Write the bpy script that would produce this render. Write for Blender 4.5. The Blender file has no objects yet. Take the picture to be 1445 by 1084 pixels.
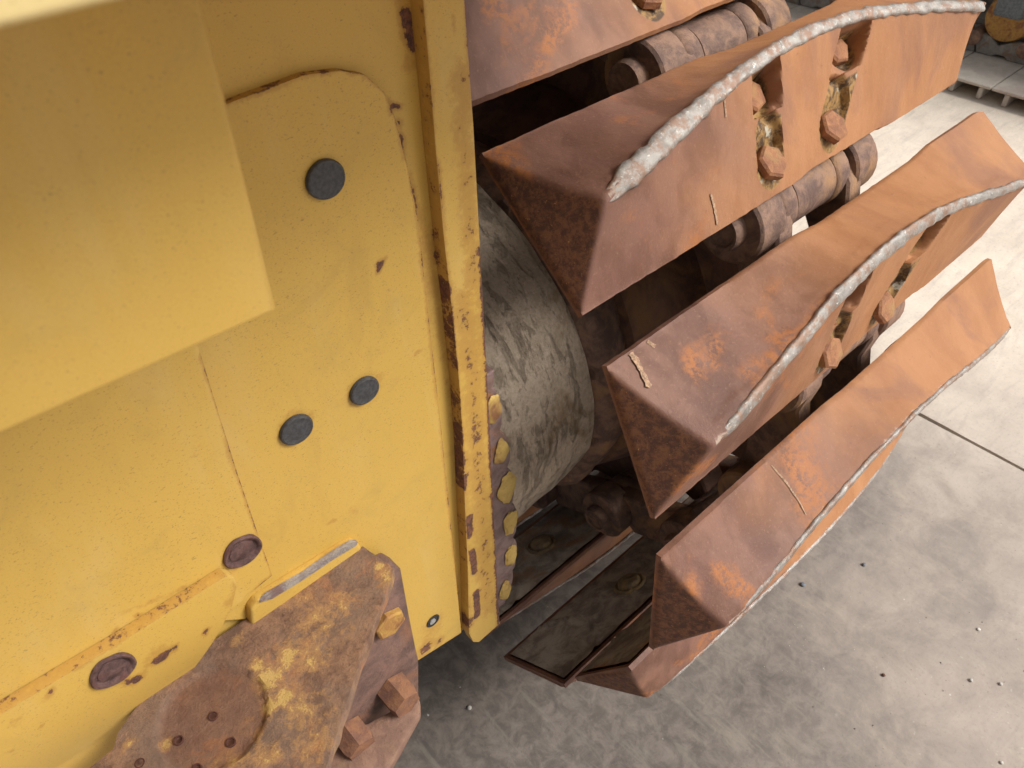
import bpy, bmesh, math, random
import numpy as np
from mathutils import Vector, Matrix, noise
random.seed(4)
SC = bpy.context.scene
COL = SC.collection
H = 1.68                                   # camera height above the slab

# ------------------------------------------------------------------ camera
AX = np.array([[0.73209625, -0.47220754, 0.49097364],
               [-0.68106559, -0.49300572, 0.54138252],
               [-0.01359209, -0.73072936, -0.68253194]])
cam = bpy.data.cameras.new('camera')
co = bpy.data.objects.new('camera', cam)
COL.objects.link(co)
R = Matrix([[AX[i][0], -AX[i][1], -AX[i][2]] for i in range(3)]).to_4x4()
co.matrix_world = Matrix.Translation((0, 0, H)) @ R
cam.sensor_width = 36; cam.lens = 36 * 1125 / 1445
cam.clip_start = 0.02; cam.clip_end = 500
SC.camera = co
cam.dof.use_dof = True; cam.dof.focus_distance = 1.0; cam.dof.aperture_fstop = 16
SC.render.resolution_x = 1024; SC.render.resolution_y = 768

# ------------------------------------------------------------------ sky, sun
W = bpy.data.worlds.new('World'); SC.world = W; W.use_nodes = True
wn = W.node_tree.nodes; wl = W.node_tree.links
bg = wn['Background']
sky = wn.new('ShaderNodeTexSky'); sky.sky_type = 'NISHITA'; sky.sun_disc = False
SUN_EL, SUN_AZ = math.radians(43), math.radians(143)   # azimuth clockwise from +Y
sky.sun_elevation = SUN_EL; sky.sun_rotation = SUN_AZ
sky.air_density = 1.0; sky.dust_density = 5.0; sky.ozone_density = 1.0
hs = wn.new('ShaderNodeHueSaturation'); hs.inputs['Saturation'].default_value = 0.12
wl.new(sky.outputs[0], hs.inputs['Color']); wl.new(hs.outputs[0], bg.inputs[0])
bg.inputs[1].default_value = 0.06
sl = bpy.data.lights.new('sun', 'SUN'); sl.energy = 2.0; sl.angle = math.radians(28); sl.color = (1, .96, .9)
so = bpy.data.objects.new('sun', sl); COL.objects.link(so)
sd = Vector((math.sin(SUN_AZ) * math.cos(SUN_EL), math.cos(SUN_AZ) * math.cos(SUN_EL), math.sin(SUN_EL)))
so.rotation_euler = sd.to_track_quat('Z', 'Y').to_euler()
SC.view_settings.view_transform = 'Standard'; SC.view_settings.look = 'None'
SC.view_settings.exposure = 0.84; SC.view_settings.gamma = 1

# ------------------------------------------------------------------ helpers
def ray(px, py):
    return AX @ np.array([(px - 722.5) / 1125, (py - 542.) / 1125, 1.])
def onY(p, y):
    r = ray(*p); r = r * (y / r[1]); return Vector((r[0], r[1], r[2] + H))
def onZ(p, z):
    r = ray(*p); r = r * ((z - H) / r[2]); return Vector((r[0], r[1], r[2] + H))

def obj(name, me, mat=None, parent=None, label=None, kind=None):
    if isinstance(me, bmesh.types.BMesh):
        m = bpy.data.meshes.new(name); me.to_mesh(m); me.free(); me = m
    o = bpy.data.objects.new(name, me); COL.objects.link(o)
    if mat and not me.materials: me.materials.append(mat)
    if parent: o.parent = parent
    if label: o['label'] = label
    if kind: o['kind'] = kind
    return o
def thing(name, label, cat, loc=(0, 0, 0), group=None):
    o = bpy.data.objects.new(name, None); COL.objects.link(o); o.location = loc
    o['label'] = label; o['category'] = cat; o.empty_display_size = .1
    if group: o['group'] = group
    return o
def smooth(o, ang=35):
    for p in o.data.polygons: p.use_smooth = True
    try: o.data.set_sharp_from_angle(angle=math.radians(ang))
    except Exception: pass
    return o
def bevel(bm, w, seg=2, ang=30):
    es = [e for e in bm.edges if len(e.link_faces) == 2 and e.calc_face_angle(0) > math.radians(ang)]
    bmesh.ops.bevel(bm, geom=es, offset=w, segments=seg, affect='EDGES', profile=.5, clamp_overlap=True)
    return bm
def box_bm(x0, x1, y0, y1, z0, z1, bw=0, seg=2, bm=None):
    bm = bm or bmesh.new()
    r = bmesh.ops.create_cube(bm, size=1)
    for v in r['verts']:
        v.co = Vector(((x0 + x1) / 2 + v.co.x * (x1 - x0), (y0 + y1) / 2 + v.co.y * (y1 - y0), (z0 + z1) / 2 + v.co.z * (z1 - z0)))
    if bw: bevel(bm, bw, seg)
    return bm
def lathe_bm(prof, seg=32, axis='X', bm=None, origin=(0, 0, 0), rotm=None):
    """prof: (along, radius) pairs; closed ends."""
    bm = bm or bmesh.new(); rings = []
    O = Vector(origin)
    for a, r in prof:
        ring = []
        for k in range(seg):
            t = 2 * math.pi * k / seg
            c = {'X': Vector((a, r * math.cos(t), r * math.sin(t))),
                 'Y': Vector((r * math.sin(t), a, r * math.cos(t))),
                 'Z': Vector((r * math.cos(t), r * math.sin(t), a))}[axis]
            if rotm: c = rotm @ c
            ring.append(bm.verts.new(O + c))
        rings.append(ring)
    fs = []
    for A, B in zip(rings[:-1], rings[1:]):
        for k in range(seg): fs.append(bm.faces.new((A[k], A[(k + 1) % seg], B[(k + 1) % seg], B[k])))
    bm.faces.new(rings[0][::-1]); bm.faces.new(rings[-1])
    bmesh.ops.recalc_face_normals(bm, faces=bm.faces[:])
    return bm
def prism_bm(pts, off):
    """closed polygon (Vectors) extruded by vector off"""
    bm = bmesh.new()
    a = [bm.verts.new(p) for p in pts]; b = [bm.verts.new(p + off) for p in pts]
    bm.faces.new(a); bm.faces.new(b[::-1])
    n = len(pts)
    for i in range(n): bm.faces.new((a[i], b[i], b[(i + 1) % n], a[(i + 1) % n]))
    bmesh.ops.recalc_face_normals(bm, faces=bm.faces[:])
    return bm
def interp(x, xs, ys): return float(np.interp(x, xs, ys))
def fattr(me, name, vals):
    a = me.attributes.new(name, 'FLOAT', 'POINT'); a.data.foreach_set('value', np.asarray(vals, dtype=np.float32))

# ------------------------------------------------------------------ materials
class N:
    def __init__(s, name):
        s.m = bpy.data.materials.new(name); s.m.use_nodes = True
        s.t = s.m.node_tree; s.b = s.t.nodes['Principled BSDF']
        s.tc = s.t.nodes.new('ShaderNodeTexCoord')
        s.src = s.tc.outputs['Object']
    def new(s, k, **kw):
        n = s.t.nodes.new(k)
        for a, b in kw.items(): setattr(n, a, b)
        return n
    def link(s, a, b): s.t.links.new(a, b)
    def seed(s):
        """object coordinates shifted per object so that copies differ"""
        oi = s.new('ShaderNodeObjectInfo'); mul = s.new('ShaderNodeVectorMath', operation='SCALE')
        cb = s.new('ShaderNodeCombineXYZ'); s.link(oi.outputs['Random'], cb.inputs[0]); s.link(oi.outputs['Random'], cb.inputs[2])
        s.link(cb.outputs[0], mul.inputs[0]); mul.inputs['Scale'].default_value = 37.
        ad = s.new('ShaderNodeVectorMath', operation='ADD')
        s.link(s.tc.outputs['Object'], ad.inputs[0]); s.link(mul.outputs[0], ad.inputs[1]); s.src = ad.outputs[0]; return s
    def mapping(s, scale=(1, 1, 1), rot=(0, 0, 0)):
        m = s.new('ShaderNodeMapping'); s.link(s.src, m.inputs[0]); m.inputs['Scale'].default_value = scale; m.inputs['Rotation'].default_value = rot
        return m.outputs[0]
    def noise(s, scale, detail=6, rough=.6, dist=0, vec=None):
        n = s.new('ShaderNodeTexNoise'); s.link(vec or s.src, n.inputs['Vector'])
        n.inputs['Scale'].default_value = scale; n.inputs['Detail'].default_value = detail
        n.inputs['Roughness'].default_value = rough; n.inputs['Distortion'].default_value = dist
        return n.outputs['Fac']
    def step(s, v, lo, hi):
        r = s.new('ShaderNodeMapRange', interpolation_type='SMOOTHSTEP'); s.link(v, r.inputs[0])
        r.inputs[1].default_value = lo; r.inputs[2].default_value = hi; return r.outputs[0]
    def math(s, op, a, b=None):
        n = s.new('ShaderNodeMath', operation=op)
        for i, q in enumerate((a, b)):
            if q is None: continue
            if isinstance(q, (int, float)): n.inputs[i].default_value = q
            else: s.link(q, n.inputs[i])
        return n.outputs[0]
    def attr(s, name):
        a = s.new('ShaderNodeAttribute', attribute_name=name); return a.outputs['Fac']
    def mix(s, f, a, b):
        n = s.new('ShaderNodeMix', data_type='RGBA')
        if isinstance(f, (int, float)): n.inputs[0].default_value = f
        else: s.link(f, n.inputs[0])
        for k, q in ((6, a), (7, b)):
            if isinstance(q, tuple): n.inputs[k].default_value = (*q, 1)
            else: s.link(q, n.inputs[k])
        return n.outputs[2]
    def out(s, col, rough=.7, metal=0., bump=None, bs=.3, bd=.002, spec=None):
        if isinstance(col, tuple): s.b.inputs['Base Color'].default_value = (*col, 1)
        else: s.link(col, s.b.inputs['Base Color'])
        for k, q in (('Roughness', rough), ('Metallic', metal)):
            if isinstance(q, (int, float)): s.b.inputs[k].default_value = q
            else: s.link(q, s.b.inputs[k])
        if spec is not None: s.b.inputs['Specular IOR Level'].default_value = spec
        if bump is not None:
            b = s.new('ShaderNodeBump'); b.inputs['Strength'].default_value = bs; b.inputs['Distance'].default_value = bd
            s.link(bump, b.inputs['Height']); s.link(b.outputs[0], s.b.inputs['Normal'])
        return s.m

def mat_shoe():
    s = N('rusty_shoe').seed()
    grad = s.attr('grad'); end = s.attr('endface')
    big = s.noise(4, 4, .5, .6); mid = s.noise(15, 6, .58, .3, s.mapping((1.15, .7, .7))); fine = s.noise(260, 5, .7)
    speck = s.noise(95, 8, .78, .2)
    orange = s.mix(s.step(mid, .30, .70), (.34, .150, .062), (.405, .190, .083))
    purple = s.mix(s.step(mid, .38, .62), (.135, .062, .042), (.215, .108, .076))
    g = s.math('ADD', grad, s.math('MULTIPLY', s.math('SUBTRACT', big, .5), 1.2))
    c = s.mix(s.step(g, .15, .95), purple, orange)  # purple to orange rust; part of the inboard shade is painted in here
    # brighter fresh rust patches
    fp = s.math('MULTIPLY', s.math('MULTIPLY', s.step(s.noise(9, 4, .5, .5), .54, .66), s.step(g, .75, .35)), s.step(speck, .40, .56))
    c = s.mix(s.math('MULTIPLY', s.step(s.noise(6, 5, .6, .8, s.mapping((1, .35, 1))), .50, .66), .45), c, (.19, .092, .072))
    c = s.mix(s.math('MULTIPLY', fp, .85), c, (.40, .145, .040))
    # dark pits
    c = s.mix(s.math('MULTIPLY', s.step(speck, .60, .72), .5), c, (.07, .035, .03))
    c = s.mix(s.math('MULTIPLY', s.step(fine, .55, .75), .25), c, (.55, .33, .2))
    # unworn end face: dark rust with orange crumbs
    ec = s.mix(s.step(speck, .42, .60), (.085, .038, .027), (.185, .080, .040))
    ec = s.mix(s.step(s.noise(220, 4, .8), .62, .70), ec, (.42, .2, .06))
    ee = s.step(s.math('ADD', end, s.math('MULTIPLY', s.math('SUBTRACT', mid, .5), 1.5)), .25, .85)
    c = s.mix(ee, c, ec)
    # mud in the bolt pockets
    mud = s.attr('mud'); mn = s.noise(60, 6, .7, .4)
    mc = s.mix(s.step(mn, .42, .58), (.08, .045, .022), (.33, .19, .065))
    mc = s.mix(s.step(s.noise(38, 4, .6), .58, .66), mc, (.42, .38, .30))
    c = s.mix(s.step(mud, .25, .6), c, mc)
    # scraped pale streaks
    sv = s.mapping((26, 1.2, 1.2), (0, 0, .25)); st = s.noise(3.3, 3, .5, .15, sv)
    sm = s.math('MULTIPLY', s.step(st, .705, .74), s.step(s.noise(7, 2), .56, .66))
    c = s.mix(s.math('MULTIPLY', sm, .6), c, (.55, .45, .33))
    # polished metal next to the ridge
    wear = s.math('ADD', s.attr('wear'), s.math('MULTIPLY', s.math('SUBTRACT', s.noise(70, 6, .7), .5), 1.1))
    wf = s.step(wear, .72, .95)
    c = s.mix(s.math('MULTIPLY', wf, .7), c, (.50, .40, .33))
    h = s.math('ADD', s.math('MULTIPLY', speck, .6), s.math('MULTIPLY', fine, .25))
    h = s.math('ADD', h, s.math('MULTIPLY', mid, 1.2))
    r = s.math('ADD', s.math('MULTIPLY', s.step(g, .2, .9), .12), .56)
    r = s.math('ADD', r, s.math('MULTIPLY', ee, .2))
    return s.out(c, r, 0, h, .6, .0026, .35)
def mat_wornedge():
    s = N('worn_steel').seed()
    a = s.noise(45, 8, .75, .3); b = s.noise(160, 5, .8)
    c = s.mix(s.step(a, .34, .62), (.20, .175, .155), (.37, .345, .32))
    c = s.mix(s.step(b, .58, .66), c, (.70, .67, .62))
    c = s.mix(s.math('MULTIPLY', s.step(s.noise(38, 7, .78), .46, .58), .8), c, (.26, .14, .085))
    return s.out(c, .38, .35, s.math('ADD', a, s.math('MULTIPLY', b, .7)), .7, .0025)
def mat_rustpart(name, c1, c2, c3, sc=30, rough=.75):
    s = N(name).seed()
    a = s.noise(sc, 7, .7, .4); b = s.noise(sc * .35, 4, .6, .5); f = s.noise(sc * 6, 5, .75)
    c = s.mix(s.step(a, .38, .62), c1, c2); c = s.mix(s.step(b, .52, .66), c, c3)
    c = s.mix(s.math('MULTIPLY', s.step(f, .58, .7), .4), c, (.03, .018, .014))
    return s.out(c, rough, 0, s.math('ADD', a, s.math('MULTIPLY', f, .5)), .7, .004)
def mat_yellow(name='yellow_paint', base=(.575, .365, .082), specks=True, sf=1.):
    s = N(name)
    a = s.noise(3, 4, .5); f = s.noise(600, 3, .6)
    c = s.mix(s.step(a, .3, .7), tuple(v * .96 for v in base), tuple(min(1, v * 1.04) for v in base))
    c = s.mix(s.math('MULTIPLY', s.step(f, .4, .7), .15), c, tuple(v * .8 for v in base))
    v = s.mapping((1, 1, 1.9), (0, .5, 0))
    sp = s.math('MULTIPLY', s.step(s.noise(330 * sf, 2, .5, .3, v), .665, .71), s.step(s.noise(18, 3), .40, .60))
    sp = s.math('MAXIMUM', sp, s.step(s.noise(520 * sf, 2, .5, .3, v), .66, .70))
    if specks: c = s.mix(s.math('MULTIPLY', sp, .6), c, (.16, .115, .05))
    gr = s.noise(900, 2, .7)
    c = s.mix(s.math('MULTIPLY', s.step(gr, .35, .65), .16), c, tuple(v_ * .72 for v_ in base))
    sv = s.mapping((1, 1, 22), (0, .35, 0)); sc = s.math('MULTIPLY', s.step(s.noise(9, 3, .5, .1, sv), .70, .73), s.step(s.noise(6, 2), .52, .60))
    c = s.mix(s.math('MULTIPLY', sc, .0), c, (.38, .27, .10))
    dirt = s.noise(14, 6, .7, .8)
    c = s.mix(s.math('MULTIPLY', s.step(dirt, .50, .72), .34), c, (.40, .27, .08))
    dv = s.mapping((1, 1, .22)); dn = s.noise(17, 6, .65, .3, dv)
    c = s.mix(s.math('MULTIPLY', s.step(dn, .50, .74), .30), c, (.62, .46, .20))
    c = s.mix(s.math('MULTIPLY', s.step(dn, .44, .28), .22), c, (.36, .22, .06))
    ru = s.attr('rust'); n1 = s.noise(48, 8, .74, .2); n2 = s.noise(170, 6, .8)
    v1 = s.math('ADD', ru, s.math('MULTIPLY', s.math('SUBTRACT', n1, .5), 1.1))
    v1 = s.math('ADD', v1, s.math('MULTIPLY', s.math('SUBTRACT', n2, .5), .9))
    c = s.mix(s.math('MULTIPLY', s.step(v1, .22, .62), .55), c, (.38, .19, .045))
    core = s.step(v1, .70, .78)
    rc = s.mix(s.step(n2, .42, .6), (.075, .038, .032), (.20, .085, .045))
    c = s.mix(core, c, rc)
    h = s.math('SUBTRACT', s.math('MULTIPLY', f, .12), s.math('MULTIPLY', core, 1.))
    r = s.math('ADD', .42, s.math('MULTIPLY', core, .35))
    return s.out(c, r, 0, h, .5, .0012, .35)
def mat_bracket():
    s = N('rusty_painted_steel')
    a = s.noise(34, 9, .78, .15); b = s.noise(120, 8, .82, .1); c0 = s.noise(7, 3, .5, .6)
    c = s.mix(s.step(a, .38, .60), (.175, .098, .066), (.32, .185, .115))
    c = s.mix(s.math('MULTIPLY', s.step(s.noise(240, 4, .8), .54, .64), .5), c, (.06, .032, .022))
    c = s.mix(s.math('MULTIPLY', s.step(s.noise(9, 6, .6, .3), .48, .60), .5), c, (.20, .145, .115))
    c = s.mix(s.math('MULTIPLY', s.step(s.noise(20, 8, .75, .2), .52, .64), .7), c, (.42, .19, .085))
    ye = s.attr('paint')
    v = s.math('ADD', ye, s.math('MULTIPLY', s.math('SUBTRACT', b, .5), 1.6))
    v = s.math('ADD', v, s.math('MULTIPLY', s.math('SUBTRACT', a, .5), 1.2))
    c = s.mix(s.math('MULTIPLY', s.step(v, .30, .58), .65), c, (.47, .26, .10))
    c = s.mix(s.math('MULTIPLY', s.step(v, .62, .69), .85), c, (.60, .41, .14))
    c = s.mix(s.math('MULTIPLY', s.attr('cap'), .45), c, (.16, .062, .035))
    hs_ = s.attr('hole')
    c = s.mix(s.step(hs_, .4, .6), c, (.06, .018, .012))
    return s.out(c, .68, 0, s.math('ADD', a, s.math('MULTIPLY', b, .8)), .9, .0045, .3)
def mat_concrete():
    s = N('concrete')
    g = s.new('ShaderNodeNewGeometry'); s.src = g.outputs['Position']
    a = s.noise(1.3, 6, .6, .4); b = s.noise(7, 8, .7, .5); f = s.noise(120, 6, .75); 
    sv = s.mapping((1, 5, 1), (0, 0, .9)); st = s.noise(5, 7, .7, .6, sv)
    sv2 = s.mapping((6, 1, 1), (0, 0, .35)); st2 = s.noise(6, 7, .72, .4, sv2)
    c = s.mix(s.step(b, .30, .70), (.395, .335, .295), (.48, .41, .35))
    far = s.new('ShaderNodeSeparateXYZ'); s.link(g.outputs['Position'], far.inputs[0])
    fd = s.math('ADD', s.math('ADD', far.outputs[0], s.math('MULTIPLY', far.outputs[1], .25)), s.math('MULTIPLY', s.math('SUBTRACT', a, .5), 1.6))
    c = s.mix(s.step(fd, 1.5, 2.9), c, s.mix(s.step(b, .3, .7), (.68, .585, .49), (.80, .70, .59)))  # paler away from the machine: the more open light there painted into the slab
    c = s.mix(s.math('MULTIPLY', s.step(st, .46, .72), .32), c, (.31, .265, .25))
    c = s.mix(s.math('MULTIPLY', s.step(st2, .56, .72), .38), c, (.50, .43, .31))
    c = s.mix(s.math('MULTIPLY', s.step(f, .52, .70), .4), c, (.2, .18, .17))
    cr = s.math('ABSOLUTE', s.math('SUBTRACT', s.noise(2.2, 5, .6, .8), .5))
    c = s.mix(s.math('MULTIPLY', s.step(cr, .004, .0), .0), c, (.12, .10, .085))
    c = s.mix(s.math('MULTIPLY', s.step(s.noise(75, 3, .6), .66, .72), .5), c, (.62, .57, .48))
    # oily stain merged with the shade under the machine, both painted into the slab
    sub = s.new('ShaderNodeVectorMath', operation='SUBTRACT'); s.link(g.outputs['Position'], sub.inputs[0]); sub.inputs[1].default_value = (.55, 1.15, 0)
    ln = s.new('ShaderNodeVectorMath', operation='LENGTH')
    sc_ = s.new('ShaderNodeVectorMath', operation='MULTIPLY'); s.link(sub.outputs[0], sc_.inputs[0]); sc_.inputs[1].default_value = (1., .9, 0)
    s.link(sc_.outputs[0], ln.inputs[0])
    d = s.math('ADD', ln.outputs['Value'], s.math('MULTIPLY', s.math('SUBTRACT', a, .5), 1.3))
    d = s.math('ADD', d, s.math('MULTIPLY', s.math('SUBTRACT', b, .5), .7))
    oil_shade = s.step(d, 1.8, .6)
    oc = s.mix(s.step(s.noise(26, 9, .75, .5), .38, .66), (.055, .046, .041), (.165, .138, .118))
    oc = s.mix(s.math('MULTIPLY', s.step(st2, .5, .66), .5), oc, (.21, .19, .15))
    c = s.mix(s.math('MULTIPLY', oil_shade, .85), c, oc)
    wsp = s.step(s.noise(55, 2, .5), .76, .79)
    c = s.mix(s.math('MULTIPLY', wsp, .8), c, (.62, .6, .56))
    r = s.math('SUBTRACT', .85, s.math('MULTIPLY', oil_shade, .2))
    return s.out(c, r, 0, s.math('ADD', b, s.math('MULTIPLY', f, .5)), .35, .004)
def mat_mudcyl():
    s = N('dried_mud').seed()
    v = s.mapping((1.5, .45, .45)); a = s.noise(30, 9, .75, .5, v); b = s.noise(7, 5, .6, .8); f = s.noise(120, 6, .8)
    c = s.mix(s.step(f, .35, .65), (.48, .38, .28), (.64, .52, .405))
    c = s.mix(s.math('MULTIPLY', s.step(a, .50, .68), .38), c, (.30, .22, .15))
    c = s.mix(s.math('MULTIPLY', s.step(s.noise(75, 8, .82, .2, v), .53, .62), .6), c, (.17, .12, .085))
    c = s.mix(s.math('MULTIPLY', s.step(b, .54, .68), .55), c, (.26, .16, .07))
    return s.out(c, .9, 0, s.math('SUBTRACT', s.math('ADD', f, b), s.step(a, .52, .66)), .8, .006)
def mat_plain(name, col, rough=.6, sc=80, amt=.35, metal=0):
    s = N(name).seed(); a = s.noise(sc, 6, .7)
    c = s.mix(s.step(a, .35, .65), tuple(v * (1 - amt) for v in col), tuple(min(1, v * (1 + amt * .5)) for v in col))
    return s.out(c, rough, metal, a, .4, .0015)

M = dict(shoe=mat_shoe(), edge=mat_wornedge(), yellow=mat_yellow(), tank=mat_yellow('sunlit_yellow_paint', (.74, .58, .27)),
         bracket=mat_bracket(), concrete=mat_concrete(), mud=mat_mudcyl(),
         link=mat_rustpart('track_iron', (.13, .078, .062), (.27, .16, .11), (.36, .20, .095)),
         dark=mat_rustpart('dark_iron', (.085, .045, .036), (.17, .085, .055), (.24, .125, .055), 22),
         bolt=mat_rustpart('bolt_rust', (.24, .10, .05), (.38, .17, .075), (.34, .20, .08), 60),
         plug=mat_plain('grey_plug', (.055, .056, .060), .6, 260, .4),
         rplug=mat_rustpart('rusty_plug', (.085, .045, .042), (.16, .085, .075), (.14, .06, .05), 120),
         greybolt=mat_plain('grey_paint', (.13, .15, .17), .5),
         ybolt=mat_rustpart('yellow_rust', (.45, .26, .06), (.36, .17, .05), (.22, .09, .04), 70),
         grey=mat_rustpart('muddy_grey_iron', (.21, .20, .19), (.30, .28, .25), (.22, .15, .11), 40),
         pale=mat_rustpart('dusty_plate', (.50, .44, .38), (.58, .52, .45), (.46, .38, .33), 14),
         black=mat_plain('shaded_iron', (.03, .026, .022), .8), stone=mat_plain('blue_grey_stone', (.17, .19, .22), .8),
         wstone=mat_plain('pale_stone', (.6, .57, .52), .8))

# ------------------------------------------------------------------ setting
g = bmesh.new(); bmesh.ops.create_grid(g, x_segments=8, y_segments=8, size=250)
for v in g.verts: v.co.z = -.014
ground = obj('ground', g, mat_plain('joint_dirt', (.10, .085, .065), .95, 30), None, kind='structure')
xe = [-10, -6.0, -2.0, 1.985, 5.985, 9.985, 14]; ye = [-7, -3.2, 3.3, 7.3, 11.3, 15.3]
for i in range(len(xe) - 1):
    for j in range(len(ye) - 1):
        b = bmesh.new()
        x0, x1, y0, y1 = xe[i] + .005, xe[i + 1] - .005, ye[j] + .005, ye[j + 1] - .005
        # long edges get an uneven, chipped outline
        pts = []
        def edge(ax, a, bb, fixed, sgn):
            n = 90
            for k in range(n):
                t = a + (bb - a) * k / n
                w = .004 * noise.noise((t * 9, fixed, i)) + .0035 * noise.noise((t * 40, fixed, j))
                pts.append(Vector((t, fixed + sgn * abs(w), 0)) if ax == 'x' else Vector((fixed + sgn * abs(w), t, 0)))
        edge('x', x0, x1, y0, 1); edge('y', y0, y1, x1, -1); edge('x', x1, x0, y1, -1); edge('y', y1, y0, x0, 1)
        bm = prism_bm(pts, Vector((0, 0, -.12)))
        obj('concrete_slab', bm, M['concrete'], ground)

# ------------------------------------------------------------------ the bulldozer
DZ = thing('bulldozer', 'yellow bulldozer seen from behind, hull plate, rusty hitch and a track of triangular rusty shoes', 'bulldozer', (0, 0, 0))

# ---- track geometry (Y, Z about the camera height)
C = (.934, -.956); RAD = .657; ST = 22.7
def frame(i):
    if -0 <= i <= 4:
        th = math.radians(58.8 - (i - 2) * ST); ta = 99 - (58.8 - (i - 2) * ST)
        return (C[0] - RAD * math.cos(th), C[1] + RAD * math.sin(th)), math.radians(ta)
    T = {5: ((.306, -1.098), 119.5), 6: ((.428, -1.332), 143), 7: ((.638, -1.428), 153), 8: ((.868, -1.530), 165),
         9: ((1.120, -1.592), 178), 10: ((1.380, -1.597), 180), 11: ((1.640, -1.597), 180), 12: ((1.900, -1.597), 180), 13: ((2.160, -1.597), 180)}
    if i in T: return T[i][0], math.radians(T[i][1])
    # upper run, going forward from shoe 0
    k = -i; return (1.24 + .26 * (k - 0), -.315 - .012 * k), math.radians(0)
L = .91
XS = [.0, .04, .1, .2, .3, .4, .5, .6, .7, .8, .87, .91]
UR = [.122, .115, .101, .080, .061, .050, .049, .058, .078, .100, .116, .124]
NR = [.070, .080, .084, .084, .084, .084, .084, .084, .084, .081, .076, .070]
def ur(x): return interp(x, XS, UR) 
_xs = np.linspace(0, L, 183); _ur = np.interp(_xs, XS, UR); _nr = np.interp(_xs, XS, NR)
ker = np.hanning(21); ker /= ker.sum()
_ur = np.convolve(np.pad(_ur, 10, 'edge'), ker, 'valid'); _nr = np.convolve(np.pad(_nr, 10, 'edge'), ker, 'valid')
def ur(x): return interp(x, _xs, _ur)
def nr(x): return interp(x, _xs, _nr)
def capsule(px, pu, a, b, r):
    ax, au = a; bx, bu = b; dx, du = bx - ax, bu - au
    t = max(0, min(1, ((px - ax) * dx + (pu - au) * du) / (dx * dx + du * du + 1e-9)))
    return math.hypot(px - ax - t * dx, pu - au - t * du) - r
BOLTS = [(.366, .079), (.355, .163), (.568, .075), (.498, .163)]
def smin(a, b, k):
    h = max(0, min(1, .5 + .5 * (b - a) / k)); return b * (1 - h) + a * h - k * h * (1 - h)
def sst(x, a, b):
    t = max(0, min(1, (x - a) / (b - a))); return t * t * (3 - 2 * t)
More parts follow.
